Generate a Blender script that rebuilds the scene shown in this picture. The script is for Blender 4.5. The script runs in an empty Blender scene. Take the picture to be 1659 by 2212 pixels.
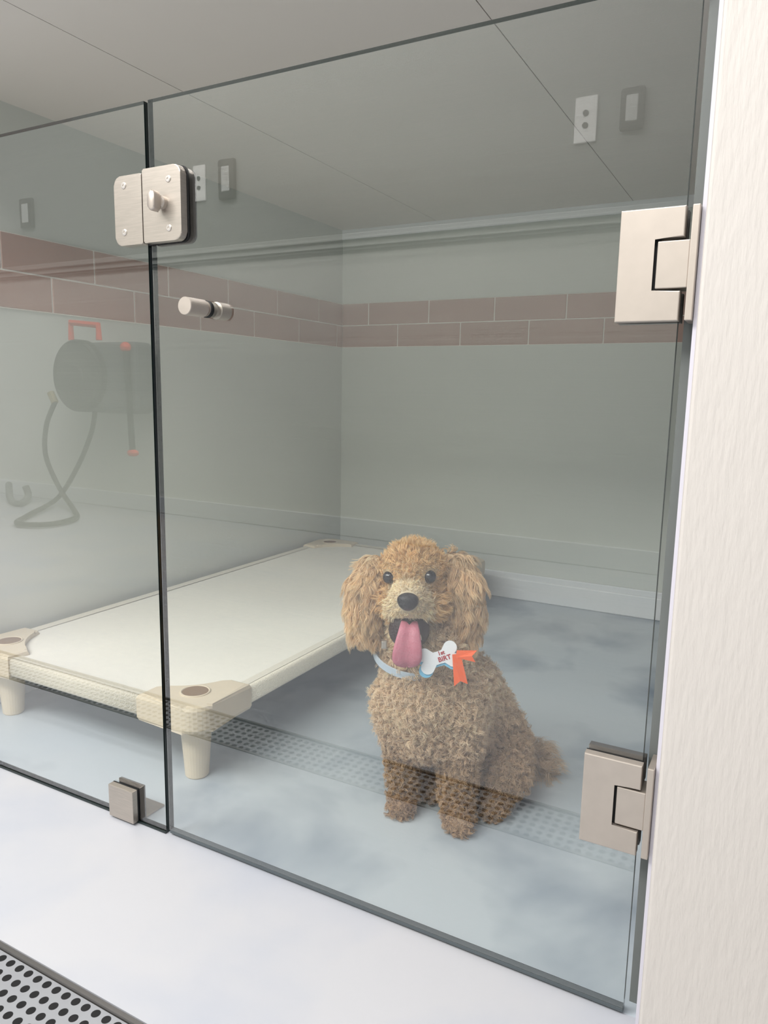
import bpy, bmesh, math, random
import numpy as np
from mathutils import Vector, Matrix, Quaternion
from mathutils.bvhtree import BVHTree
R=math.radians
random.seed(7); rng=np.random.default_rng(7)
SC=bpy.context.scene; COL=SC.collection
try: SC.view_settings.view_transform='Standard'
except Exception: pass

# ------------------------------------------------------------------ camera
F=1594.97; CXY=(829.5,1106.0); YAW=R(28.337); PITCH=R(9.160); ROLL=R(1.059)
CAM=Vector((.86389,-.85225,.75))
RM=Matrix.Rotation(YAW,3,'Z')@Matrix.Rotation(math.pi/2-PITCH,3,'X')@Matrix.Rotation(ROLL,3,'Z')
cd=bpy.data.cameras.new('camera'); co=bpy.data.objects.new('camera',cd); COL.objects.link(co)
cd.sensor_fit='HORIZONTAL'; cd.sensor_width=36; cd.lens=F/1659*36; cd.clip_start=.01
M=RM.to_4x4(); M.translation=CAM; co.matrix_world=M; SC.camera=co
def ray(px,py): return (RM@Vector(((px-CXY[0])/F,-(py-CXY[1])/F,-1)))
def on(px,py,ax,val):
    d=ray(px,py); t=(val-CAM[ax])/d[ax]; return CAM+d*t
W=.757; H=1.164; XL=-.743; YB=1.745; Z1=1.097; Z2=.927; ZC=1.378; YO=-2.45

# ------------------------------------------------------------------ materials
def lin(c):
    return tuple(((v/255)/12.92 if v/255<=.04045 else ((v/255+.055)/1.055)**2.4) for v in c)
def mat(name,rgb,rough=.5,metal=0,spec=.4,scale=8,var=.05,bump=0,bscale=None,stretch=(1,1,1)):
    m=bpy.data.materials.new(name); m.use_nodes=True; nt=m.node_tree; b=nt.nodes['Principled BSDF']
    b.inputs['Roughness'].default_value=rough; b.inputs['Metallic'].default_value=metal
    b.inputs['Specular IOR Level'].default_value=spec
    tc=nt.nodes.new('ShaderNodeTexCoord'); mp=nt.nodes.new('ShaderNodeMapping'); mp.inputs['Scale'].default_value=stretch
    nt.links.new(tc.outputs['Object'],mp.inputs['Vector'])
    n=nt.nodes.new('ShaderNodeTexNoise'); n.inputs['Scale'].default_value=scale; n.inputs['Detail'].default_value=4
    nt.links.new(mp.outputs['Vector'],n.inputs['Vector'])
    cr=nt.nodes.new('ShaderNodeValToRGB'); L=lin(rgb)
    cr.color_ramp.elements[0].position=.3; cr.color_ramp.elements[1].position=.7
    cr.color_ramp.elements[0].color=tuple(v*(1-var) for v in L)+(1,)
    cr.color_ramp.elements[1].color=tuple(min(1,v*(1+var)) for v in L)+(1,)
    nt.links.new(n.outputs['Fac'],cr.inputs['Fac']); nt.links.new(cr.outputs['Color'],b.inputs['Base Color'])
    if bump:
        n2=nt.nodes.new('ShaderNodeTexNoise'); n2.inputs['Scale'].default_value=bscale or scale; n2.inputs['Detail'].default_value=3
        nt.links.new(mp.outputs['Vector'],n2.inputs['Vector'])
        bp=nt.nodes.new('ShaderNodeBump'); bp.inputs['Strength'].default_value=bump; bp.inputs['Distance'].default_value=.004
        nt.links.new(n2.outputs['Fac'],bp.inputs['Height']); nt.links.new(bp.outputs['Normal'],b.inputs['Normal'])
    return m
m_wall=mat('wall_paint',(211,215,208),.55,scale=2,var=.02)
m_wallo=mat('outer_wall_paint',(220,221,214),.6,scale=2,var=.02)
m_wallu=mat('outer_wall_upper_dimmed',(140,144,141),.6,scale=2,var=.02)  # upper zone coloured darker to weaken the haze mirrored in the glass
m_rail=mat('outer_rail_paint',(176,179,175),.6,scale=2,var=.02)
m_ceil=mat('ceiling_panel',(226,221,214),.5,scale=1.5,var=.015)
m_dark=mat('dark_gap',(30,32,34),.7)
m_tile=mat('mauve_tile',(180,151,140),.3,scale=3,var=.05)
m_grout=mat('grout',(238,234,226),.8)
m_base=mat('baseboard_paint',(224,227,228),.4,scale=3,var=.02)
m_white=mat('painted_wood',(193,188,183),.6,scale=30,var=.006,bump=.26,bscale=80,stretch=(2.4,2.4,.45))
m_jamb=mat('jamb_white',(198,196,206),.6,scale=10,var=.01)
m_strip=mat('jamb_strip_grey',(112,116,114),.5)
m_steel=mat('brushed_steel',(182,174,165),.36,.8,scale=40,var=.07,stretch=(1,1,14))
m_steel2=mat('satin_steel',(184,175,166),.45,.65,scale=50,var=.03)
m_dsteel=mat('dark_steel',(110,108,106),.4,.7)
m_rubber=mat('black_rubber',(24,25,27),.6)
m_screw=mat('screw_steel',(212,206,200),.3,.8)
m_edge=mat('glass_edge',(14,30,30),.12,spec=.6)
m_seal=mat('door_seal',(78,86,90),.4)
m_fabric=mat('cot_vinyl',(235,232,222),.6,scale=60,var=.02,bump=.12,bscale=500)
m_hem=mat('cot_hem',(222,217,203),.6,scale=200,var=.04,bump=.3,bscale=600)
m_sleeve=mat('cot_mesh',(214,208,192),.7,scale=300,var=.08,bump=.5,bscale=400)
m_plastic=mat('beige_plastic',(212,199,176),.45,scale=20,var=.02)
m_brown=mat('hole_brown',(128,104,78),.7)
m_orange=mat('orange_plastic',(236,60,24),.45)
m_reel=mat('reel_grey',(96,100,102),.5); m_reeld=mat('reel_dark',(14,18,22),.5); m_hose=mat('hose_grey',(8,12,14),.5)
m_plate=mat('outlet_white',(250,250,247),.4); m_rock=mat('rocker_grey',(196,198,196),.4); m_brass=mat('brass',(190,170,120),.35,.8)
# floor: mottled blue-grey epoxy
def floor_mat(name,c0,c1,p0,p1,sc):
    m=bpy.data.materials.new(name); m.use_nodes=True; nt=m.node_tree; b=nt.nodes['Principled BSDF']
    b.inputs['Roughness'].default_value=.38; b.inputs['Specular IOR Level'].default_value=.35
    tc=nt.nodes.new('ShaderNodeTexCoord')
    n=nt.nodes.new('ShaderNodeTexNoise'); n.inputs['Scale'].default_value=sc; n.inputs['Detail'].default_value=4; n.inputs['Distortion'].default_value=.3
    nt.links.new(tc.outputs['Object'],n.inputs['Vector'])
    cr=nt.nodes.new('ShaderNodeValToRGB'); e=cr.color_ramp.elements
    e[0].position=p0; e[0].color=lin(c0)+(1,); e[1].position=p1; e[1].color=lin(c1)+(1,)
    nt.links.new(n.outputs['Fac'],cr.inputs['Fac']); nt.links.new(cr.outputs['Color'],b.inputs['Base Color'])
    return m
m_floor=floor_mat('epoxy_floor',(128,141,155),(184,193,199),.28,.52,3.4)
m_sill=floor_mat('epoxy_white',(170,174,183),(181,182,186),.36,.58,3.0)
def grate_mat():
    m=mat('perforated_steel',(150,152,156),.4,.2); nt=m.node_tree; b=nt.nodes['Principled BSDF']
    tc=nt.nodes.new('ShaderNodeTexCoord'); mp=nt.nodes.new('ShaderNodeMapping'); mp.inputs['Scale'].default_value=(1/.0180,1/.0180,1)
    nt.links.new(tc.outputs['Object'],mp.inputs['Vector'])
    fr=nt.nodes.new('ShaderNodeVectorMath'); fr.operation='FRACTION'; nt.links.new(mp.outputs[0],fr.inputs[0])
    sb=nt.nodes.new('ShaderNodeVectorMath'); sb.operation='SUBTRACT'; sb.inputs[1].default_value=(.5,.5,0); nt.links.new(fr.outputs[0],sb.inputs[0])
    ml=nt.nodes.new('ShaderNodeVectorMath'); ml.operation='MULTIPLY'; ml.inputs[1].default_value=(1,1,0); nt.links.new(sb.outputs[0],ml.inputs[0])
    ln=nt.nodes.new('ShaderNodeVectorMath'); ln.operation='LENGTH'; nt.links.new(ml.outputs[0],ln.inputs[0])
    lt=nt.nodes.new('ShaderNodeMath'); lt.operation='LESS_THAN'; lt.inputs[1].default_value=.32; nt.links.new(ln.outputs['Value'],lt.inputs[0])
    old=b.inputs['Base Color'].links[0].from_socket
    mx=nt.nodes.new('ShaderNodeMix'); mx.data_type='RGBA'; nt.links.new(lt.outputs[0],mx.inputs[0]); nt.links.new(old,mx.inputs[6]); mx.inputs[7].default_value=(.006,.006,.007,1)
    nt.links.new(mx.outputs[2],b.inputs['Base Color'])
    return m
m_grate=grate_mat()
COVER=.23
def glass_mat():
    m=bpy.data.materials.new('clear_glass'); m.use_nodes=True; nt=m.node_tree
    for n in list(nt.nodes): nt.nodes.remove(n)
    o=nt.nodes.new('ShaderNodeOutputMaterial'); t=nt.nodes.new('ShaderNodeBsdfTransparent'); g=nt.nodes.new('ShaderNodeBsdfGlossy')
    t.inputs['Color'].default_value=(.4,.6,.5,1); g.inputs['Roughness'].default_value=0; g.inputs['Color'].default_value=(1,1,1,1)
    lw=nt.nodes.new('ShaderNodeLayerWeight'); lw.inputs['Blend'].default_value=.5
    pw=nt.nodes.new('ShaderNodeMath'); pw.operation='POWER'; pw.inputs[1].default_value=4; nt.links.new(lw.outputs['Facing'],pw.inputs[0])
    ma=nt.nodes.new('ShaderNodeMath'); ma.operation='MULTIPLY_ADD'; ma.inputs[1].default_value=3.2/COVER; ma.inputs[2].default_value=.095/COVER; ma.use_clamp=True; nt.links.new(pw.outputs[0],ma.inputs[0])
    mx=nt.nodes.new('ShaderNodeMixShader'); nt.links.new(ma.outputs[0],mx.inputs[0]); nt.links.new(t.outputs[0],mx.inputs[1]); nt.links.new(g.outputs[0],mx.inputs[2])
    nt.links.new(mx.outputs[0],o.inputs['Surface'])
    return m
m_glass=glass_mat()
def fur_mat(name,rough=.75,tr=.42):
    m=bpy.data.materials.new(name); m.use_nodes=True; nt=m.node_tree; b=nt.nodes['Principled BSDF']
    a=nt.nodes.new('ShaderNodeAttribute'); a.attribute_name='col'
    b.inputs['Roughness'].default_value=rough; b.inputs['Specular IOR Level'].default_value=.2
    nt.links.new(a.outputs['Color'],b.inputs['Base Color'])
    if tr:
        t=nt.nodes.new('ShaderNodeBsdfTranslucent'); nt.links.new(a.outputs['Color'],t.inputs['Color'])
        mx=nt.nodes.new('ShaderNodeMixShader'); mx.inputs[0].default_value=tr
        nt.links.new(b.outputs[0],mx.inputs[1]); nt.links.new(t.outputs[0],mx.inputs[2]); nt.links.new(mx.outputs[0],nt.nodes['Material Output'].inputs['Surface'])
    return m
m_fur=fur_mat('curly_fur'); m_skin=fur_mat('undercoat_shaded',.9,0)
m_eye=mat('eye_brown',(14,8,6),.06,spec=.6); m_nose=mat('nose_black',(22,20,22),.35,scale=300,var=.3,bump=.3,bscale=500)
m_tongue=mat('tongue_pink',(180,106,122),.4,scale=80,var=.06,bump=.25,bscale=300)
m_mouth=mat('mouth_dark',(36,14,14),.5); m_tooth=mat('tooth',(236,228,206),.3)
m_collar=mat('collar_pale',(176,188,200),.6); m_bonew=mat('bone_white',(230,232,236),.5); m_boneb=mat('bone_blue',(120,186,218),.5)
m_red=mat('lettering_red',(168,30,42),.5); m_ribbon=mat('ribbon_orange',(240,100,46),.45)

# ------------------------------------------------------------------ object helpers
MATS={}
def tag(o,label=None,cat=None,group=None,kind=None):
    if label: o['label']=label
    if cat: o['category']=cat
    if group: o['group']=group
    if kind: o['kind']=kind
    return o
def thing(name,label,cat,loc=(0,0,0),rz=0,group=None):
    o=bpy.data.objects.new(name,None); COL.objects.link(o); o.empty_display_size=.05
    o.location=loc; o.rotation_euler=(0,0,rz)
    MATS[o.name]=Matrix.Translation(Vector(loc))@Matrix.Rotation(rz,4,'Z')
    return tag(o,label,cat,group)
def obj(name,g,mats,parent=None,smooth=False,local=False):
    if isinstance(g,bmesh.types.BMesh):
        bmesh.ops.recalc_face_normals(g,faces=g.faces[:])
        me=bpy.data.meshes.new(name); g.to_mesh(me); g.free()
    else: me=g
    for m in (mats if isinstance(mats,(list,tuple)) else [mats]): me.materials.append(m)
    o=bpy.data.objects.new(name,me); COL.objects.link(o)
    if smooth:
        for p in me.polygons: p.use_smooth=True
    if parent is not None:
        pm=MATS[parent.name]
        if not local: me.transform(pm.inverted())
        o.parent=parent; MATS[o.name]=pm
    else: MATS[o.name]=Matrix.Identity(4)
    return o
def BM(): return bmesh.new()
def box(bm,x0,x1,y0,y1,z0,z1,mi=0,bev=0,seg=2):
    vs=[bm.verts.new((x,y,z)) for x in (x0,x1) for y in (y0,y1) for z in (z0,z1)]
    fs=[bm.faces.new([vs[i] for i in f]) for f in ((0,1,3,2),(4,6,7,5),(0,4,5,1),(2,3,7,6),(0,2,6,4),(1,5,7,3))]
    for f in fs: f.material_index=mi
    if bev:
        es=list({e for f in fs for e in f.edges})
        bmesh.ops.bevel(bm,geom=es,offset=bev,segments=seg,affect='EDGES',profile=.5)
    return bm
def prism(bm,poly,fn,h0,h1,bev=0):
    a=[bm.verts.new(fn(u,v,h0)) for u,v in poly]; b=[bm.verts.new(fn(u,v,h1)) for u,v in poly]
    n=len(poly); fs=[bm.faces.new(a),bm.faces.new(b[::-1])]
    for i in range(n): fs.append(bm.faces.new((a[i],a[(i+1)%n],b[(i+1)%n],b[i])))
    if bev:
        es=list({e for f in fs[:2] for e in f.edges})
        bmesh.ops.bevel(bm,geom=es,offset=bev,segments=2,affect='EDGES',profile=.5)
    return bm
def tube(bm,pts,rad,n=12,axis=None,sx=1,sy=1):
    pts=[Vector(p) for p in pts]; k=len(pts)
    rad=rad if isinstance(rad,(list,tuple)) else [rad]*k
    rings=[]; up=None
    for i,p in enumerate(pts):
        t=Vector(axis) if axis is not None else (pts[min(i+1,k-1)]-pts[max(i-1,0)])
        t.normalize()
        if up is None:
            up=t.cross(Vector((0,0,1)) if abs(t.z)<.9 else Vector((1,0,0))).normalized()
        up=(up-t*up.dot(t)).normalized(); w=t.cross(up)
        rings.append([bm.verts.new(p+(up*math.cos(2*math.pi*j/n)*sx+w*math.sin(2*math.pi*j/n)*sy)*rad[i]) for j in range(n)])
    for a,b in zip(rings,rings[1:]):
        for j in range(n): bm.faces.new((a[j],a[(j+1)%n],b[(j+1)%n],b[j]))
    bm.faces.new(rings[0][::-1]); bm.faces.new(rings[-1])
    return bm
def lathe(bm,o,ax,prof,n=32):
    o=Vector(o); ax=Vector(ax).normalized()
    return tube(bm,[o+ax*h for h,r in prof],[max(r,1e-4) for h,r in prof],n,axis=ax)
def ell(bm,c,s,rot=None,sub=3):
    Mx=Matrix.Translation(Vector(c))@(rot.to_4x4() if rot else Matrix.Identity(4))@Matrix.Diagonal((s[0],s[1],s[2],1))
    bmesh.ops.create_icosphere(bm,subdivisions=sub,radius=1,matrix=Mx); return bm
def smoothpts(pts,n=6):
    pts=[Vector(p) for p in pts]; out=[]
    for i in range(len(pts)-1):
        p0=pts[max(i-1,0)];p1=pts[i];p2=pts[i+1];p3=pts[min(i+2,len(pts)-1)]
        for j in range(n):
            t=j/n; out.append(.5*((2*p1)+(p2-p0)*t+(2*p0-5*p1+4*p2-p3)*t*t+(3*p1-p0-3*p2+p3)*t**3))
    return out+[pts[-1]]
def struct(name,bm,m): return tag(obj(name,bm,m),kind='structure')

# ------------------------------------------------------------------ setting
struct('floor',box(BM(),-7,4.5,-.0,YB+.2,-.1,0),m_floor)
YD0=-.300; YD1=-.425
b=BM(); box(b,-7,4.5,YD0,-.0,-.1,-.0005); box(b,-7,4.5,YO-.2,YD1,-.1,-.0005); box(b,-7,4.5,YD1,YD0,-.1,-.03)
struct('floor_outside',b,m_sill)
struct('wall_back',box(BM(),XL-.1,W+.1,YB,YB+.1,0,ZC+.1),m_wall)
struct('wall_left',box(BM(),XL-.1,XL,-.02,YB,0,ZC+.1),m_wall)
b=BM(); box(b,W+.012,W+.9,-.012,YB,0,ZC+.1); struct('wall_right',b,m_jamb)
bx=on(1480,1000,1,-.035).x
b=BM(); box(b,bx,W+.9,-.038,-.0122,0,2.6,bev=.004); struct('trim_3',b,m_white)
b=BM(); box(b,W-.001,W+.012,.022,.05,0,ZC); struct('trim_6',b,m_strip)  # dark grey strip between door edge and jamb
zr=on(735,522,1,-YO).z
b=BM(); box(b,-7,4.5,YO-.1,YO,0,zr); box(b,-7,4.5,YO-.1,YO,zr,2.75,mi=1); struct('wall_opposite',b,[m_wallo,m_wallu])
b=BM()
for x0,x1 in ((XL,-.337),(-.335,.3595),(.3615,W+.012)): box(b,x0,x1,-.16,YB,ZC,ZC+.02)
box(b,XL,W+.012,-.16,YB,ZC+.02,ZC+.08,mi=1)
struct('ceiling',b,[m_ceil,m_dark])
b=BM(); box(b,XL,W+.01,YB-.006,YB,ZC-.036,ZC); struct('trim_4',b,m_base)
b=BM(); box(b,XL,W+.01,YB-.010,YB,0,.098,bev=.003); box(b,XL,W+.01,YB-.016,YB,0,.078,bev=.004); struct('baseboard_back',b,m_base)
b=BM(); box(b,XL,XL+.010,0,YB-.016,0,.098,bev=.003); box(b,XL,XL+.016,0,YB-.016,0,.078,bev=.004); struct('baseboard_left',b,m_base)
b=BM(); box(b,-7,4.5,YO,YO+.02,0,.10,bev=.004); struct('baseboard_opposite',b,m_base)
b=BM(); box(b,-7,4.5,YO,YO+.020,zr-.05,zr+.03,bev=.004); box(b,-7,4.5,YO,YO+.034,zr-.004,zr+.008,bev=.003); box(b,-7,4.5,YO,YO+.030,zr-.038,zr-.028,bev=.003); struct('trim_5',b,m_rail)
# tile bands
j0=on(860,757-30,1,YB).x; j3=on(1305,743-30,1,YB).x; TP=(j3-j0)/3; TH=(Z1-Z2)/2
b=BM(); box(b,XL,W+.01,YB-.004,YB,Z2,Z1,mi=1)
for row in (0,1):
    x=j0-3*TP+row*TP/2
    while x<W:
        a0=max(x+.002,XL+.004); a1=min(x+TP-.002,W+.008)
        if a1-a0>.01: box(b,a0,a1,YB-.006,YB-.002,Z2+row*TH+.002,Z2+(row+1)*TH-.002,bev=.0012,seg=1)
        x+=TP
struct('trim_1',b,[m_tile,m_grout])
k0=on(547,715,0,XL).y
b=BM(); box(b,XL,XL+.004,-.02,YB-.007,Z2,Z1,mi=1)
for row in (0,1):
    y=k0-8*TP+row*TP/2
    while y<YB:
        a0=max(y+.002,-.02); a1=min(y+TP-.002,YB-.008)
        if a1-a0>.01: box(b,XL+.002,XL+.006,a0,a1,Z2+row*TH+.002,Z2+(row+1)*TH-.002,bev=.0012,seg=1)
        y+=TP
struct('trim_2',b,[m_tile,m_grout])

# trench drain in front
dr=thing('trench_drain','perforated steel drain cover set in the white floor outside the glass','drain',(0,(YD0+YD1)/2,-.03))
b=BM(); box(b,-7,4.5,YD0-.008,YD0-.002,-.03,.0); box(b,-7,4.5,YD1+.002,YD1+.006,-.03,0); obj('frame',b,m_dsteel,dr)
b=BM(); box(b,-7,4.5,YD1+.006,YD0-.009,-.012,-.004); obj('perforated_cover',b,m_grate,dr)

# ------------------------------------------------------------------ glass front
GT=.010
def hdim(px0,py0,py1):
    x0=on(px0,(py0+py1)/2,1,-.016).x; z1=on(px0,py0,1,-.016).z; z0=on(px0,py1,1,-.016).z
    x1=W-.002; zc=(z0+z1)/2; hh=(z1-z0)*.235; xc=x0+(x1-x0)*.54
    return x0,x1,z0,z1,zc,hh,xc
HD=[hdim(1335.5,458,697),hdim(1257.5,1622,1812)]
PITCH_G=.00016
def pane(x0,x1,z0,z1,notch=(),name='pane'):
    # the reflecting surface: a continuous sheet of hair-fine horizontal mirror lines, finer than the eye can see
    y=-GT/2; V=[];Fc=[]
    zs=[];z=z0
    while z<z1-PITCH_G:
        zs.append(z); z+=PITCH_G*(.75+.5*rng.random())
    xe=.0004
    def col(z):
        for a,b_,xc in notch:
            if a-.0004<z<b_+.0004: return xc
        return x1
    prev=None
    for i,z in enumerate(zs):
        xr=col(z); h=PITCH_G*COVER; n0=len(V)
        V+=[(x0,y,z),(x0+xe,y,z),(xr,y,z),(x0,y,z+h),(x0+xe,y,z+h),(xr,y,z+h)]
        Fc+=[(n0,n0+1,n0+4,n0+3),(n0+1,n0+2,n0+5,n0+4)]
        if prev is not None: Fc.append((prev+3,prev+4,n0+1,n0))
        prev=n0
    me=bpy.data.meshes.new(name); me.from_pydata(V,[],Fc); me.update(); return me
def edge(poly):
    b=BM(); y0,y1=-GT/2,GT/2
    A=[b.verts.new((x,y0,z)) for x,z in poly]; B=[b.verts.new((x,y1,z)) for x,z in poly]; n=len(poly)
    for i in range(n): b.faces.new((A[i],A[(i+1)%n],B[(i+1)%n],B[i]))
    return b
gp=thing('fixed_glass_panel','fixed clear glass panel in front of the cot, left of the door','glass panel',(XL/2,0,0))
obj('pane',pane(XL+.002,-.004,.004,H),m_glass,gp)
obj('pane_edge',edge([(XL+.002,.004),(-.004,.004),(-.004,H),(XL+.002,H)]),m_edge,gp)
b=BM(); box(b,XL,-.004,-.007,.007,0.0005,.004); obj('bottom_seal',b,m_edge,gp)
gd=thing('glass_door','clear glass kennel door with steel knob, hinged beside the white post','door',(W/2,0,0))
P=[(.004,.009),(W-.004,.009)]; NT=[]
for x0,x1,z0,z1,zc,hh,xc in HD[::-1]:
    P+=[(W-.004,zc-hh-.002),(xc-.002,zc-hh-.002),(xc-.002,zc+hh+.002),(W-.004,zc+hh+.002)]; NT.append((zc-hh-.002,zc+hh+.002,xc-.002))
P+=[(W-.004,H),(.004,H)]
obj('pane',pane(.004,W-.004,.009,H,NT),m_glass,gd)
obj('pane_edge',edge(P),m_edge,gd)
b=BM(); box(b,.004,W-.004,-.005,.005,.003,.0092,bev=.0012); obj('bottom_sweep',b,m_seal,gd)
kp=on(447,668,1,-.005)
b=BM(); lathe(b,kp+Vector((0,-.001,0)),(0,-1,0),[(0,.011),(.004,.011),(.004,.009),(.008,.009),(.009,.0125),(.044,.0125),(.045,.0118),(.0452,.002)])
kn=obj('knob',b,m_steel2,gd,smooth=False)
b=BM(); lathe(b,kp+Vector((0,.0105,0)),(0,1,0),[(0,.011),(.004,.011),(.004,.009),(.008,.009),(.009,.0125),(.03,.0125),(.031,.0118),(.0312,.002)])
obj('knob',b,m_steel2,gd)
b=BM(); lathe(b,kp+Vector((0,.002,0)),(0,-1,0),[(0,.0122),(.005,.0122),(.0055,.0115)]); obj('knob_gasket',b,m_rubber,gd)

# latch
lx0=on(252,450,1,-.014).x; lx1=on(397,440,1,-.014).x; lz1=on(318,367,1,-.014).z; lz0=on(318,527,1,-.014).z
def rrect(x0,x1,z0,z1,rl,rr,n=6):
    P=[]
    for cx,cz,a,r in ((x1-rr,z1-rr,0,rr),(x0+rl,z1-rl,90,rl),(x0+rl,z0+rl,180,rl),(x1-rr,z0+rr,270,rr)):
        for i in range(n+1):
            t=R(a+90*i/n); P.append((cx+r*math.cos(t),cz+r*math.sin(t)))
    return P
def xz(u,v,h): return (u,h,v)
lt=thing('glass_door_latch','brushed steel thumb turn latch joining the two glass panels near their tops','latch',((lx0+lx1)/2,-.01,lz0))
SE=.0035   # seam of the two plates
b=BM(); prism(b,rrect(lx0,SE-.0042,lz0,lz1-.004,.012,.002),xz,-.018,-.0065,bev=.0015); kpz=obj('keeper_plate',b,m_steel,lt)
b=BM(); prism(b,rrect(SE,lx1,lz0,lz1,.002,.012),xz,-.020,-.0075,bev=.0015); lkp=obj('lock_plate',b,m_steel,lt)
b=BM(); prism(b,rrect(SE-.006,lx1+.002,lz0-.001,lz1+.001,.002,.012),xz,-.0065,-.0055); obj('gasket',b,m_rubber,lt)
b=BM(); prism(b,rrect(.004,lx1,lz0,lz1,.002,.012),xz,.0055,.0125); obj('rear_plate',b,m_dsteel,lt)
for px,py,par,yy in ((267,401,kpz,-.018),(269,502,kpz,-.018),(363,386,lkp,-.02),(365,492,lkp,-.02)):
    p=on(px,py,1,yy)
    b=BM(); lathe(b,p,(0,-1,0),[(-.001,.0048),(.0008,.0048),(.0014,.0038),(.0014,.0016),(.0004,.0014),(.0003,.0002)],20); sc=obj('screw',b,m_screw,par)
p=on(343,437,1,-.025)
b=BM(); lathe(b,(p.x+.003,-.02,p.z),(0,-1,0),[(0,.009),(.006,.009),(.008,.0075)],24); tt=obj('thumb_turn',b,m_steel2,lt)
b=BM(); prism(b,rrect(p.x-.0065,p.x+.0065,p.z-.014,p.z+.014,.006,.006),xz,-.041,-.027,bev=.003); obj('turn_grip',b,m_steel2,tt,smooth=True)

# hinges
def hinge(dims,label):
    x0,x1,z0,z1,zc,hh,xc=dims
    t=thing('door_hinge',label,'hinge',(W,-.01,z0),group='steel hinges of the glass door')
    C=[(x0,z0),(x1,z0),(x1,zc-hh),(xc,zc-hh),(xc,zc+hh),(x1,zc+hh),(x1,z1),(x0,z1)]
    b=BM(); prism(b,C,xz,-.019,-.0065,bev=.0012); obj('clamp_plate',b,m_steel2,t)
    b=BM(); prism(b,C,xz,-.0065,-.0055); obj('gasket',b,m_rubber,t)
    b=BM(); prism(b,C,xz,.0055,.0165); obj('rear_plate',b,m_dsteel,t)
    b=BM(); box(b,xc+.004,W+.004,-.0175,.014,zc-hh+.003,zc+hh-.003,bev=.001); obj('pivot_leaf',b,m_steel2,t)
    b=BM(); box(b,xc-.0005,xc+.006,-.012,.012,zc-hh-.0005,zc+hh+.0005); obj('pivot_recess',b,m_rubber,t)
    b=BM(); box(b,W+.004,W+.0115,-.0205,.02,z0,z1,bev=.001); obj('wall_plate',b,m_steel2,t)
hinge(HD[0],'upper brushed steel hinge, level with the tile band')
hinge(HD[1],'lower brushed steel hinge, near the floor beside the dog')

# floor clamp
a=on(237,1705,1,-.016); c=on(291,1783,1,-.016)
cl=thing('glass_clamp','small square steel clamp holding the bottom of the fixed glass panel','clamp',((a.x+c.x)/2,0,0))
zt=on(264,1702,1,-.016).z; zb=max(.004,on(264,1775,1,-.016).z)
b=BM(); box(b,a.x,c.x,-.019,-.0075,zb,zt,bev=.001); obj('front_plate',b,m_steel,cl)
b=BM(); box(b,a.x,c.x,-.0075,-.0055,zb,zt); box(b,a.x,c.x,.0055,.0075,zb,zt); obj('gasket',b,m_rubber,cl)
b=BM(); box(b,a.x,c.x,.0075,.0115,.0,zt,bev=.001); obj('back_plate',b,m_dsteel,cl)
b=BM(); box(b,a.x,c.x,.008,.055,.0003,.004,bev=.001); obj('floor_foot',b,m_steel,cl)

# ------------------------------------------------------------------ raised cot
BX0,BX1,BY0,BY1=-.725,-.03,.105,1.60; BZ=.165
cot=thing('raised_dog_cot','raised dog cot with cream fabric and beige plastic corners','dog bed',((BX0+BX1)/2,(BY0+BY1)/2,0))
nx,ny=28,52; b=BM(); g=[]
x0,x1,y0,y1=BX0+.018,BX1-.018,BY0+.018,BY1-.018
for j in range(ny+1):
    row=[]
    for i in range(nx+1):
        s=i/nx; t=j/ny
        z=BZ-.001-.022*(math.sin(math.pi*s)**.8)*(math.sin(math.pi*t)**.5)
        row.append(b.verts.new((x0+(x1-x0)*s,y0+(y1-y0)*t,z)))
    g.append(row)
for j in range(ny):
    for i in range(nx):
        b.faces.new((g[j][i],g[j][i+1],g[j+1][i+1],g[j+1][i]))
fab=obj('fabric',b,m_fabric,cot,smooth=True)
b=BM()
hw=.022; hx0,hx1,hy0,hy1=BX0+.012,BX1-.012,BY0+.012,BY1-.012
o4=[(hx0,hy0),(hx1,hy0),(hx1,hy1),(hx0,hy1)]; i4=[(hx0+hw,hy0+hw),(hx1-hw,hy0+hw),(hx1-hw,hy1-hw),(hx0+hw,hy1-hw)]
O_=[b.verts.new((x,y,BZ+.0008)) for x,y in o4]; I_=[b.verts.new((x,y,BZ-.0012)) for x,y in i4]
for i in range(4): b.faces.new((O_[i],O_[(i+1)%4],I_[(i+1)%4],I_[i]))
obj('hem',b,m_hem,fab)
def rail(p,q):
    b=BM(); p=Vector(p);q=Vector(q); d=(q-p).normalized(); s=Vector((0,0,1)).cross(d)
    sp=lambda v,e:math.copysign(abs(v)**e,v)
    prof=[(.012*sp(math.cos(2*math.pi*i/24),.5), .020*sp(math.sin(2*math.pi*i/24),.5)) for i in range(24)]
    A=[b.verts.new(p+s*u+Vector((0,0,v))) for u,v in prof]; B=[b.verts.new(q+s*u+Vector((0,0,v))) for u,v in prof]
    for i in range(24): b.faces.new((A[i],A[(i+1)%24],B[(i+1)%24],B[i]))
    b.faces.new(A);b.faces.new(B[::-1]); return b
zz=BZ-.020; e=.015
for p,q in (((BX0+.1,BY0+e,zz),(BX1-.1,BY0+e,zz)),((BX0+.1,BY1-e,zz),(BX1-.1,BY1-e,zz)),((BX0+e,BY0+.1,zz),(BX0+e,BY1-.1,zz)),((BX1-e,BY0+.1,zz),(BX1-e,BY1-.1,zz))):
    obj('rail_sleeve',rail(p,q),m_sleeve,cot,smooth=True)
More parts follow.
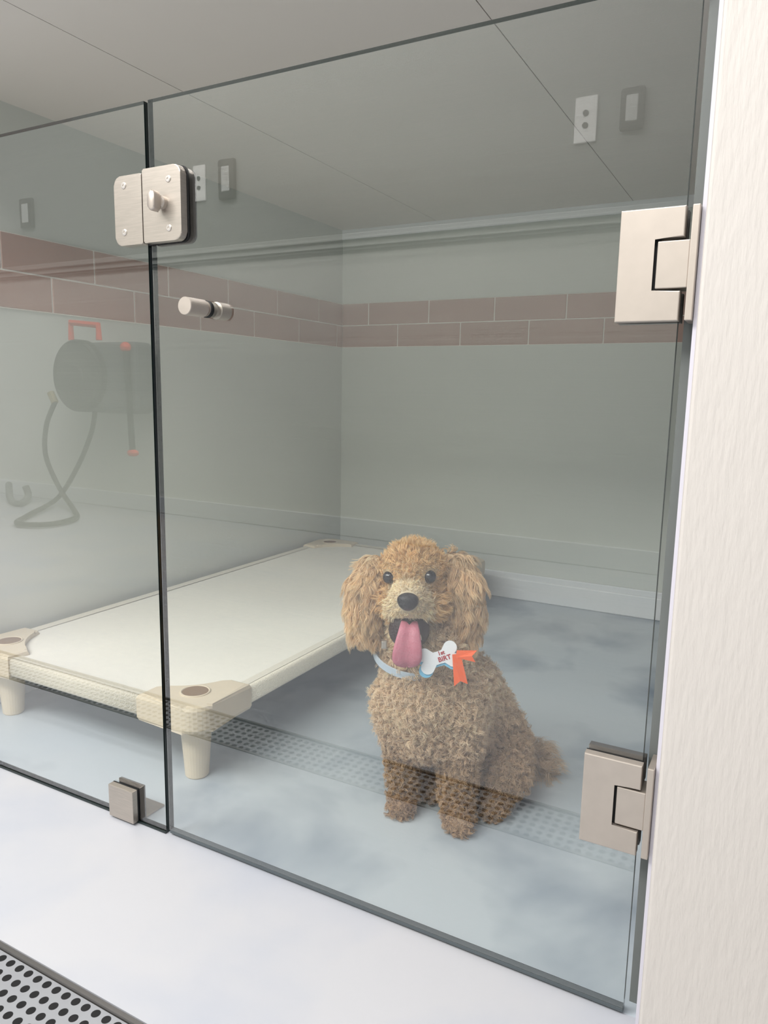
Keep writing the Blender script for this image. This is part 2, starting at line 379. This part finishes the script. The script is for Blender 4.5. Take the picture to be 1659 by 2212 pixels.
def corner(cx,cy,sx,sy):
    Lc=.155; rr=.04; wd=.052
    P=[(Lc,0),(Lc,wd)]
    for i in range(1,8):
        t=i/8; u=(1-t)**2*Lc+2*t*(1-t)*(wd+.025)+t*t*wd; v=(1-t)**2*wd+2*t*(1-t)*(wd+.025)+t*t*Lc
        P.append((u,v))
    P+=[(wd,Lc),(0,Lc)]
    for i in range(9):
        t=R(180+90*i/8); P.append((rr+rr*math.cos(t),rr+rr*math.sin(t)))
    fn=lambda u,v,h:(cx+sx*u,cy+sy*v,h)
    b=BM(); prism(b,P,fn,.116,.172,bev=.009); c=obj('corner_bracket',b,m_plastic,cot,smooth=False)
    hx,hy=cx+sx*.066,cy+sy*.066
    b=BM(); lathe(b,(hx,hy,.1722),(0,0,1),[(-.002,.029),(.0016,.029),(.0022,.027),(.0012,.0255),(-.002,.0255)],32); obj('cup_rim',b,m_plastic,c)
    b=BM(); lathe(b,(hx,hy,.1722),(0,0,1),[(-.002,.0262),(.0008,.0262)],32); obj('cup_hole',b,m_brown,c)
    b=BM(); lathe(b,(hx,hy,.0),(0,0,1),[(0,.021),(.003,.023),(.112,.031),(.118,.031)],28); obj('leg',b,m_plastic,cot,smooth=False)
corner(BX0,BY0,1,1);corner(BX1,BY0,-1,1);corner(BX0,BY1,1,-1);corner(BX1,BY1,-1,-1)

# ------------------------------------------------------------------ far side of the room (seen mirrored in the glass)
def V(px,py,y=2.25):
    p=on(px,py,1,y)
    if p.z<.02: p=on(px,py,2,.02)
    return Vector((p.x,-p.y,p.z))
a=V(150,740);c=V(292,895)
hr=thing('hose_reel','grey wall mounted hose reel with orange handle, mirrored in the left glass','hose reel',((a.x+c.x)/2,YO+.03,c.z))
b=BM(); box(b,a.x,c.x,YO+.03,-2.27,c.z,a.z,bev=.03,seg=3); obj('housing',b,m_reel,hr)
ctr=V(175,812); rd=(V(175,735)-V(175,890)).length/2
b=BM(); lathe(b,(ctr.x,-2.28,ctr.z),(0,1,0),[(0,rd),(.05,rd),(.06,rd*.93),(.05,rd*.85),(.055,rd*.3),(.07,rd*.28),(.07,rd*.05)],40); obj('drum',b,m_reeld,hr)
b=BM(); tube(b,[V(157,735),V(156,697),V(215,703),V(217,735)],.018,8); obj('handle',b,m_orange,hr)
b=BM(); tube(b,[V(275,755),V(283,880),V(290,985)],.018,10); obj('hose_guide',b,m_reeld,hr)
b=BM(); ell(b,V(274,750),(.034,.03,.03),sub=2); obj('guide_cap',b,m_orange,hr)
b=BM(); ell(b,V(290,978),(.04,.03,.022),sub=2); obj('guide_cap',b,m_orange,hr)
pts=[V(x,y) for x,y in ((122,868),(103,920),(102,985),(132,1055),(162,1100),(166,1118),(110,1132),(42,1130),(62,1114),(128,1075),(172,1005),(200,935),(208,890))]
b=BM(); tube(b,smoothpts(pts),.0150,8); obj('hose',b,m_hose,hr,smooth=True)
b=BM(); tube(b,[V(122,870),V(112,848)],.022,8); obj('nozzle',b,m_brass,hr)
hk=[V(22,1046,2.30),V(26,1078,2.30),V(46,1088,2.30),V(64,1072,2.30),V(58,1050,2.30)]
t=thing('pipe_bend','grey curved pipe end low on the wall, mirrored at the far left edge','pipe',tuple(hk[1]))
b=BM(); tube(b,smoothpts(hk,4),.022,10); obj('pipe',b,m_reel,t,smooth=True)
def outlet(px,py,w,h,kind,label):
    q=V(px,py,2.43)
    zs=abs(V(px,py-h/2,2.43).z-V(px,py+h/2,2.43).z)/2; ws=abs(V(px-w/2,py,2.43).x-V(px+w/2,py,2.43).x)/2
    if kind=='outlet':
        t=thing('wall_outlet',label,'outlet',(q.x,YO,q.z),group='outlets on the opposite wall')
        b=BM(); box(b,q.x-ws,q.x+ws,YO,YO+.012,q.z-zs,q.z+zs,bev=.004); obj('cover_plate',b,m_plate,t)
        for s in (-.22,.22):
            b=BM(); lathe(b,(q.x,YO+.012,q.z+s*zs*1.2),(0,1,0),[(0,ws*.26),(.004,ws*.26)],16); obj('socket',b,m_reeld,t)
    else:
        t=thing('wall_switch',label,'switch',(q.x,YO,q.z),group='switches on the opposite wall')
        b=BM(); box(b,q.x-ws,q.x+ws,YO,YO+.03,q.z-zs,q.z+zs,bev=.01); obj('frame',b,m_reeld,t)
        b=BM(); box(b,q.x-ws*.5,q.x+ws*.5,YO+.029,YO+.034,q.z-zs*.62,q.z+zs*.62,bev=.004); obj('rocker',b,m_rock,t)
outlet(1265,258,48,100,'outlet','white two socket wall outlet mirrored high in the door, upper right')
outlet(1367,236,52,92,'switch','dark framed switch mirrored near the top right of the door')
outlet(430,396,26,78,'outlet','white wall outlet mirrored in the glass beside the latch')
outlet(492,388,34,88,'switch','dark framed switch mirrored in the glass right of the latch')
outlet(60,462,26,66,'switch','dark switch mirrored in the fixed panel above the tile band')

# ------------------------------------------------------------------ the dog
O=on(930,1785,2,0)
DM=Matrix.Translation(O)@Matrix.Rotation(YAW,4,'Z'); DI=DM.inverted()
dog=thing('dog','curly apricot poodle mix sitting on the floor, mouth open with tongue out','dog',tuple(O),YAW)
LC=DI@CAM
def ldir(px,py): return (DI.to_3x3()@ray(px,py))
def L(px,py,v):
    d=ldir(px,py); t=(v-LC.y)/d.y; return LC+d*t
S=[]   # (center, radius, region)
def cap(p,r0,q,r1,reg,n=None):
    n=n or max(2,int((q-p).length/(.3*min(r0,r1)))+1)
    for i in range(n+1):
        t=i/n; S.append((p.lerp(q,t),r0+(r1-r0)*t,reg))
def gz(p,z): return Vector((p.x,p.y,z))
HEAD,MUZ,EARL,EARR,BODY,LEG,TAIL,JAW=range(8)
S.append((L(893,1244,.035),.055,HEAD)); S.append((L(893,1232,.01),.046,HEAD)); S.append((L(903,1263,.06),.055,HEAD))
cap(L(858,1298,.01),.032,L(925,1301,.01),.032,HEAD)
cap(L(854,1230,.005),.024,L(926,1230,.005),.024,HEAD)
cap(L(887,1272,.0),.034,L(882,1298,-.050),.026,MUZ)
cap(L(861,1314,-.030),.021,L(905,1316,-.030),.021,MUZ)
cap(L(892,1352,.02),.041,L(885,1404,-.016),.018,JAW)
cap(L(905,1340,.055),.058,L(926,1440,.045),.079,BODY)
cap(L(922,1490,.035),.075,L(928,1555,.045),.066,BODY)
cap(L(945,1480,.08),.070,L(1030,1640,.19),.080,BODY)
cap(L(985,1490,.07),.066,L(990,1565,.10),.070,BODY)
cap(L(990,1560,.10),.070,L(1000,1600,.15),.070,BODY)
cap(L(1005,1480,.10),.058,L(1062,1585,.15),.062,BODY)
cap(L(858,1510,.045),.043,L(868,1590,.05),.032,BODY)
cap(L(868,1590,.05),.031,L(871,1700,.055),.023,LEG); cap(L(871,1700,.055),.023,gz(L(869,1730,.05),.022),.023,LEG)
cap(gz(L(869,1735,.055),.02),.021,gz(L(864,1745,.03),.017),.019,LEG)
cap(L(992,1515,.015),.047,L(995,1600,.015),.036,BODY)
cap(L(995,1600,.015),.035,L(986,1725,.012),.026,LEG); cap(L(986,1725,.012),.026,gz(L(989,1762,.01),.022),.025,LEG)
cap(gz(L(989,1762,.01),.02),.024,gz(L(992,1770,-.018),.017),.020,LEG)
# hind limbs: thigh to knee, shank back to hock, foot forward
cap(L(1070,1600,.15),.062,L(1082,1665,.08),.050,BODY)
cap(L(1082,1670,.08),.044,gz(L(1080,1720,.13),.04),.03,LEG); cap(gz(L(1080,1720,.13),.03),.026,gz(L(1062,1760,.03),.02),.022,LEG)
cap(L(965,1600,.15),.05,L(945,1670,.11),.036,BODY); cap(gz(L(950,1700,.14),.03),.026,gz(L(938,1735,.08),.02),.020,LEG)
cap(gz(L(1095,1700,.22),.035),.026,gz(L(1160,1705,.19),.026),.017,TAIL,6)
for reg,ps in ((EARL,((808,1226,.024),(792,1260,.029),(787,1300,.031),(790,1340,.027))),(EARR,((982,1224,.027),(1002,1259,.031),(1005,1302,.032),(1002,1343,.028)))):
    for (a0,b0,r0),(a1,b1,r1) in zip(ps,ps[1:]): cap(L(a0,b0,.045),r0,L(a1,b1,.035),r1,reg)
b=BM()
for p_,r_,_ in S: bmesh.ops.create_icosphere(b,subdivisions=2,radius=r_,matrix=Matrix.Translation(p_))
for v in b.verts: v.co.z=max(v.co.z,.001)
tm=bpy.data.meshes.new('tmp'); b.to_mesh(tm); b.free(); to=bpy.data.objects.new('tmp',tm); COL.objects.link(to)
md=to.modifiers.new('r','REMESH'); md.mode='VOXEL'; md.voxel_size=.005
dg=bpy.context.evaluated_depsgraph_get(); dg.update()
bme=bpy.data.meshes.new_from_object(to.evaluated_get(dg)); bpy.data.objects.remove(to)
b=BM(); b.from_mesh(bme)
for _ in range(7): bmesh.ops.smooth_vert(b,verts=b.verts[:],factor=.5,use_axis_x=True,use_axis_y=True,use_axis_z=True)
bmesh.ops.triangulate(b,faces=b.faces[:]); b.to_mesh(bme); b.free(); bme.update()
nv=len(bme.vertices); V3=np.zeros(nv*3); bme.vertices.foreach_get('co',V3); V3=V3.reshape(-1,3)
N3=np.zeros(nv*3); bme.vertices.foreach_get('normal',N3); N3=N3.reshape(-1,3)
T3=np.zeros(len(bme.polygons)*3,dtype=np.int32); bme.polygons.foreach_get('vertices',T3); T3=T3.reshape(-1,3)
SCn=np.array([list(s[0]) for s in S]); SR=np.array([s[1] for s in S]); SG=np.array([s[2] for s in S])
def region(P):
    out=np.zeros(len(P),int)
    for i in range(0,len(P),4000):
        d=np.linalg.norm(P[i:i+4000,None]-SCn[None],axis=2)-SR; out[i:i+4000]=SG[d.argmin(1)]
    return out
VR=region(V3)
BASEC={HEAD:(240,208,160),MUZ:(250,232,200),EARL:(240,214,176),EARR:(238,212,176),BODY:(246,224,196),LEG:(224,198,166),TAIL:(222,198,170),JAW:(246,226,194)}
BC=np.array([lin(BASEC[i]) for i in range(8)])
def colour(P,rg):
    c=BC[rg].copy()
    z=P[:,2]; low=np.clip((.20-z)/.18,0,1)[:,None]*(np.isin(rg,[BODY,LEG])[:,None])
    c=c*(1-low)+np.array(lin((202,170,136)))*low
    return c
bvh=BVHTree.FromPolygons([Vector(v) for v in V3],[tuple(int(i) for i in t) for t in T3])
def hit(px,py):
    d=ldir(px,py).normalized(); h=bvh.ray_cast(LC,d); return (h[0],d) if h[0] else (L(px,py,0),d)
a=bme.attributes.new('col','FLOAT_COLOR','POINT'); cc=np.ones((nv,4)); cc[:,:3]=colour(V3,VR)*.55; a.data.foreach_set('color',cc.ravel())  # body colour darkened to carry the shade between the strands
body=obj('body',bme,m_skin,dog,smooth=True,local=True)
# face
EYES=[]
for px,py in ((841,1247),(928,1246)):
    h,d=hit(px,py); c=h+d*.0026; EYES.append(c)
    b=BM(); ell(b,c,(.0112,.0112,.0112)); ey=obj('eye',b,m_eye,dog,smooth=True,local=True)
hn,dn=hit(881,1300); NC=hn+dn*.002
qn=(-dn).to_track_quat('Y','Z').to_matrix()
b=BM(); ell(b,(0,0,0),(.0170,.013,.0145))
for v in b.verts:
    v.co.x*=1+.35*v.co.z/.0155*.5
    for s in (-1,1):
        dd=math.hypot(v.co.x-s*.0085,(v.co.z+.002)*1.2)
        if v.co.y>0 and dd<.005: v.co.y-=.006*(1-dd/.005)
    v.co=qn@v.co+NC
obj('nose',b,m_nose,dog,smooth=True,local=True)
MC=L(884,1360,-.032)
b=BM(); ell(b,MC,(.034,.022,.033)); mo=obj('mouth',b,m_mouth,dog,smooth=True,local=True)
# tongue
tp=smoothpts([L(884,1338,-.038),L(884,1358,-.056),L(882,1384,-.066),L(880,1408,-.071),L(879,1428,-.071),L(879,1437,-.066)],5)
k=len(tp); b=BM(); rings=[]
for i,p_ in enumerate(tp):
    t=i/(k-1); hw=.0110+.0134*math.sin(min(1,t*1.25)*math.pi*.5)
    if t>.66: hw*=math.sqrt(max(.03,1-((t-.66)/.345)**2))
    tg=(tp[min(i+1,k-1)]-tp[max(i-1,0)]).normalized(); sd=Vector((1,0,0)); nn=sd.cross(tg).normalized()
    if nn.y>0: nn=-nn
    ring=[]
    for j in range(20):
        an=2*math.pi*j/20; u=math.cos(an); w=math.sin(an)*.0045
        if w>0: w+=.003*(abs(u)**1.5)-.0028*math.exp(-(u/.18)**2)
        ring.append(b.verts.new(p_+sd*hw*u+nn*w))
    rings.append(ring)
for A,B in zip(rings,rings[1:]):
    for j in range(20): b.faces.new((A[j],A[(j+1)%20],B[(j+1)%20],B[j]))
b.faces.new(rings[0]); b.faces.new(rings[-1][::-1])
obj('tongue',b,m_tongue,dog,smooth=True,local=True)
for px,py in ((860,1376),(908,1376)):
    p_=L(px,py,-.051); b=BM(); tube(b,[p_+Vector((0,0,-.005)),p_,p_+Vector((0,0,.004))],[.0022,.0018,.0005],8); obj('tooth',b,m_tooth,mo,smooth=True,local=True)

# ---- fur strands
NCn=np.array(NC); MCn=np.array(MC); EY=np.array([list(e) for e in EYES])
def nz(v): return v/np.maximum(np.linalg.norm(v,axis=-1,keepdims=True),1e-9)
TRR=VR[T3[:,0]]
def fur(name,regs,dens,LEN,w,amp,turns,cdens,cl,flow,nw,K=9,jit=.3,grav=.0,label=None):
    sel=np.where(np.isin(TRR,regs))[0]
    A=V3[T3[sel,0]];B=V3[T3[sel,1]];Cc=V3[T3[sel,2]]
    ar=np.linalg.norm(np.cross(B-A,Cc-A),axis=1)/2; n=int(ar.sum()*dens)
    ti=rng.choice(len(sel),n,p=ar/ar.sum()); r1=np.sqrt(rng.random(n));r2=rng.random(n)
    wa,wb,wc=1-r1,r1*(1-r2),r1*r2
    P=A[ti]*wa[:,None]+B[ti]*wb[:,None]+Cc[ti]*wc[:,None]
    t3=T3[sel][ti]; N=nz(N3[t3[:,0]]*wa[:,None]+N3[t3[:,1]]*wb[:,None]+N3[t3[:,2]]*wc[:,None])
    keep=np.ones(n,bool)
    for e_ in EY: keep&=np.linalg.norm(P-e_,axis=1)>.0132
    keep&=np.linalg.norm(P-NCn,axis=1)>.0165
    keep&=np.linalg.norm((P-MCn)/np.array([.035,.06,.033]),axis=1)>1
    keep&=P[:,2]>.003
    P=P[keep];N=N[keep]; n=len(P); rg=region(P)
    m=max(4,int(ar.sum()*cdens)); ci_=rng.choice(n,min(m,n),replace=False); CP=P[ci_]
    own=np.zeros(n,int)
    for i in range(0,n,2000):
        own[i:i+2000]=((P[i:i+2000,None]-CP[None])**2).sum(2).argmin(1)
    def tflow(p,nr):      # the lie of the coat follows the skin where it would run into it
        f=flow(p,nr)+np.zeros_like(p); k=np.minimum(0,(f*nr).sum(1,keepdims=True)); return f-nr*k
    m=len(CP); cd_=nz(N[ci_]*nw+tflow(CP,N[ci_])+rng.normal(0,jit,(m,3)))
    ph=rng.random(m)*2*np.pi; sg=rng.choice([-1,1],m); lc=.75+.5*rng.random(m)
    od=nz(N*nw+tflow(P,N)+rng.normal(0,jit*.5,(n,3)))
    d=nz(cd_[own]*.65+od*.35); Ls=LEN*lc[own]*(.85+.3*rng.random(n))
    # shorter coat close to the eyes and nose
    de=np.min(np.linalg.norm(P[:,None]-EY[None],axis=2),axis=1); Ls*=np.clip((de-.010)/.03,.2,1)
    Ls*=np.clip((np.linalg.norm(P-NCn,axis=1)-.01)/.04,.3,1)
    t=np.linspace(0,1,K)[None,:,None]
    e1=nz(np.cross(cd_,np.array([.3,.5,.81])));e2=np.cross(cd_,e1)
    ang=(ph[own][:,None]+sg[own][:,None]*2*np.pi*turns*t[:,:,0])+rng.normal(0,.35,n)[:,None]
    env=np.minimum(1,t*2.5)*amp*(.8+.4*rng.random(n))[:,None,None]
    Q=P[:,None]+d[:,None]*Ls[:,None,None]*t+env*(np.cos(ang)[:,:,None]*e1[own][:,None]+np.sin(ang)[:,:,None]*e2[own][:,None])
    Q=Q+(CP[own]-P)[:,None]*cl*t
    Q[:,:,2]-=(grav*Ls[:,None]*t[:,:,0]**2)
    Q[:,:,2]=np.maximum(Q[:,:,2],.002+.002*rng.random(n)[:,None])
    tg=np.gradient(Q,axis=1); rv=nz(rng.normal(0,1,(n,3))); sd=nz(np.cross(tg,rv[:,None]))
    wd=(w*(.7+.6*rng.random(n)))[:,None,None]*(1-.75*t**2)
    Vv=np.stack([Q-sd*wd/2,Q+sd*wd/2],axis=2).reshape(-1,3)
    base=(np.arange(n)*K*2)[:,None]+np.arange(K-1)[None]*2
    F4=np.stack([base,base+1,base+3,base+2],axis=2).reshape(-1,4)
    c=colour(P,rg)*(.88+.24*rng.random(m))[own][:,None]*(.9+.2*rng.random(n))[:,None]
    cv=np.minimum(c[:,None]*(.82+.23*t),.96); cv=np.repeat(cv[:,:,None],2,axis=2).reshape(-1,3)  # depth shade painted along each strand, darker root to lighter tip
    me=bpy.data.meshes.new(name); me.vertices.add(len(Vv)); me.vertices.foreach_set('co',Vv.ravel().astype(np.float32))
    me.loops.add(F4.size); me.loops.foreach_set('vertex_index',F4.ravel().astype(np.int32))
    me.polygons.add(len(F4)); me.polygons.foreach_set('loop_start',(np.arange(len(F4))*4).astype(np.int32))
    me.update(calc_edges=True)
    at=me.attributes.new('col','FLOAT_COLOR','POINT'); c4=np.ones((len(Vv),4),dtype=np.float32); c4[:,:3]=cv; at.data.foreach_set('color',c4.ravel())
    me.polygons.foreach_set('use_smooth',np.ones(len(F4),dtype=bool))
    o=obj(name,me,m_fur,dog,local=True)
    if label: o['label']=label
    return n
down=np.array([0,0,-1.])
tot=[]
tot.append(fur('curly_coat',[BODY],220000,.0155,.0011,.0029,1.5,21000,.42,lambda p,n:down*.55,.72,K=9))
tot.append(fur('leg_fur',[LEG],220000,.012,.0011,.0029,1.3,21000,.5,lambda p,n:down*.35,.8,K=8))
MZ=np.array(L(882,1296,-.05))
tot.append(fur('head_fur',[HEAD],300000,.0145,.0010,.0022,.8,16000,.42,lambda p,n:nz(p-MZ)*.6+np.array([0,0,.10]),.55,K=7))
tot.append(fur('muzzle_fur',[MUZ,JAW],330000,.012,.0010,.0012,.6,20000,.4,lambda p,n:nz(p-NCn)*.7+down*.25,.42,K=6,jit=.2))
for s,rg_ in ((-1,EARL),(1,EARR)):
    tot.append(fur('ear_fur',[rg_],330000,.031,.0010,.0026,1.3,9000,.42,lambda p,n:down*1.0+np.array([.30*s,-.50,0])*np.clip(n[:,2:3],0,1)+np.array([.03*s,0,0]),.15,K=12,jit=.06,grav=.18))
tot.append(fur('tail_fur',[TAIL],300000,.046,.0009,.006,1.3,9000,.45,lambda p,n:down*.15+np.array([.35,0,.1]),.7,K=12,jit=.45,grav=.3))
print('strands',tot,'body verts',nv)

# collar, badge
nC=L(907,1404,.05); tilt=Matrix.Rotation(R(14),3,'X')
b=BM(); n=48; rings=[]
for i in range(n):
    an=2*math.pi*i/n; rr=.0800
    r_=[]
    for dr_,dz in ((0,-.0065),(.0025,-.0065),(.0025,.0065),(0,.0065)):
        p_=Vector(((rr+dr_)*math.cos(an),(rr+dr_)*math.sin(an),dz)); r_.append(b.verts.new(nC+tilt@p_))
    rings.append(r_)
for i in range(n):
    A=rings[i];B=rings[(i+1)%n]
    for j in range(4): b.faces.new((A[j],A[(j+1)%4],B[(j+1)%4],B[j]))
cob=obj('collar',b,m_collar,dog,smooth=False,local=True); cob['label']='pale blue grey collar'
pb=L(830,1392,-.0); b=BM(); box(b,pb.x-.005,pb.x+.005,pb.y-.004,pb.y+.004,pb.z-.007,pb.z+.007,bev=.002); obj('buckle',b,m_steel,cob,local=True)
BCn=L(948,1420,-.059)
bf=Matrix.Translation(BCn)@Matrix.Rotation(R(90-8),4,'X')@Matrix.Rotation(R(18),4,'Z')@Matrix.Scale(.90,4)
def bone(s,a=.026,hh=.0115,lr=.0125,lx=.024,ly=.0115):
    P=[]
    def ins(x,y): return (abs(x)<a and abs(y)<hh) or any((x-sx*lx)**2+(y-sy*ly)**2<lr*lr for sx in (-1,1) for sy in (-1,1))
    for i in range(96):
        t=2*math.pi*i/96; r=.06
        while r>.004 and not ins(r*math.cos(t),r*math.sin(t)): r-=.0004
        P.append((r*math.cos(t)*s,r*math.sin(t)*s))
    return P
b=BM(); prism(b,bone(1.0),lambda u,v,h:bf@Vector((u,v,h)),0,.0025); bd=obj('birthday_badge',b,m_bonew,dog,local=True); bd['label']='white bone shaped birthday badge'
b=BM(); prism(b,bone(1.06),lambda u,v,h:bf@Vector((u-.003,v-.004,h)),-.002,-.0002); obj('badge_border',b,m_boneb,bd,local=True)
def text(s,size,x,y,z,name):
    c=bpy.data.curves.new('t','FONT'); c.body=s; c.size=size; c.extrude=.0003; c.align_x='CENTER'; c.align_y='CENTER'; c.offset=.0003
    o=bpy.data.objects.new('t',c); COL.objects.link(o); dg=bpy.context.evaluated_depsgraph_get(); dg.update()
    me=bpy.data.meshes.new_from_object(o.evaluated_get(dg)); bpy.data.objects.remove(o)
    me.transform(bf@Matrix.Translation((x,y,z))); obj(name,me,m_red,bd,local=True)
text('1st',.010,.006,.0068,.0028,'lettering'); text('BIRT',.0118,.009,-.0040,.0028,'lettering')
rb=Matrix.Translation(L(985,1411,-.062))@Matrix.Rotation(R(82),4,'X')
for ang,ln,wd in ((-6,.032,.019),(-80,.052,.022)):
    ca,sa=math.cos(R(ang)),math.sin(R(ang)); w=wd/2
    P=[(0,-w*.6),(ln,-w),(ln-.007,0),(ln,w),(0,w*.6)]
    P=[(u*ca-v*sa,u*sa+v*ca) for u,v in P]
    b=BM(); prism(b,P,lambda u,v,h:rb@Vector((u,v,h+.004*math.sin(math.hypot(u,v)*80))),.003,.0038); obj('ribbon',b,m_ribbon,bd,local=True)

# ------------------------------------------------------------------ light
def area(name,loc,sx,sy,pw,col,rot=(0,0,0)):
    l=bpy.data.lights.new(name,'AREA'); l.shape='RECTANGLE'; l.size=sx; l.size_y=sy; l.energy=pw; l.color=col
    o=bpy.data.objects.new(name,l); COL.objects.link(o); o.location=loc; o.rotation_euler=rot; return o
area('ceiling_lamp',(.2,-.95,2.65),2.6,.9,17,(1,.97,.94))
area('kennel_fill',(-.6,-2.0,2.62),3.2,.7,128,(1,.97,.94),(R(53),0,0))  # unseen fill light added to brighten the inside of the kennel
area('far_wall_fill',(-1.6,-1.2,2.65),3.0,.6,70,(1,.98,.95),(R(-38),0,0))  # added fill, brightens the opposite wall so its reflection shows
w=bpy.data.worlds.new('world'); SC.world=w; w.use_nodes=True
w.node_tree.nodes['Background'].inputs[0].default_value=(.97,.98,1,1); w.node_tree.nodes['Background'].inputs[1].default_value=.58
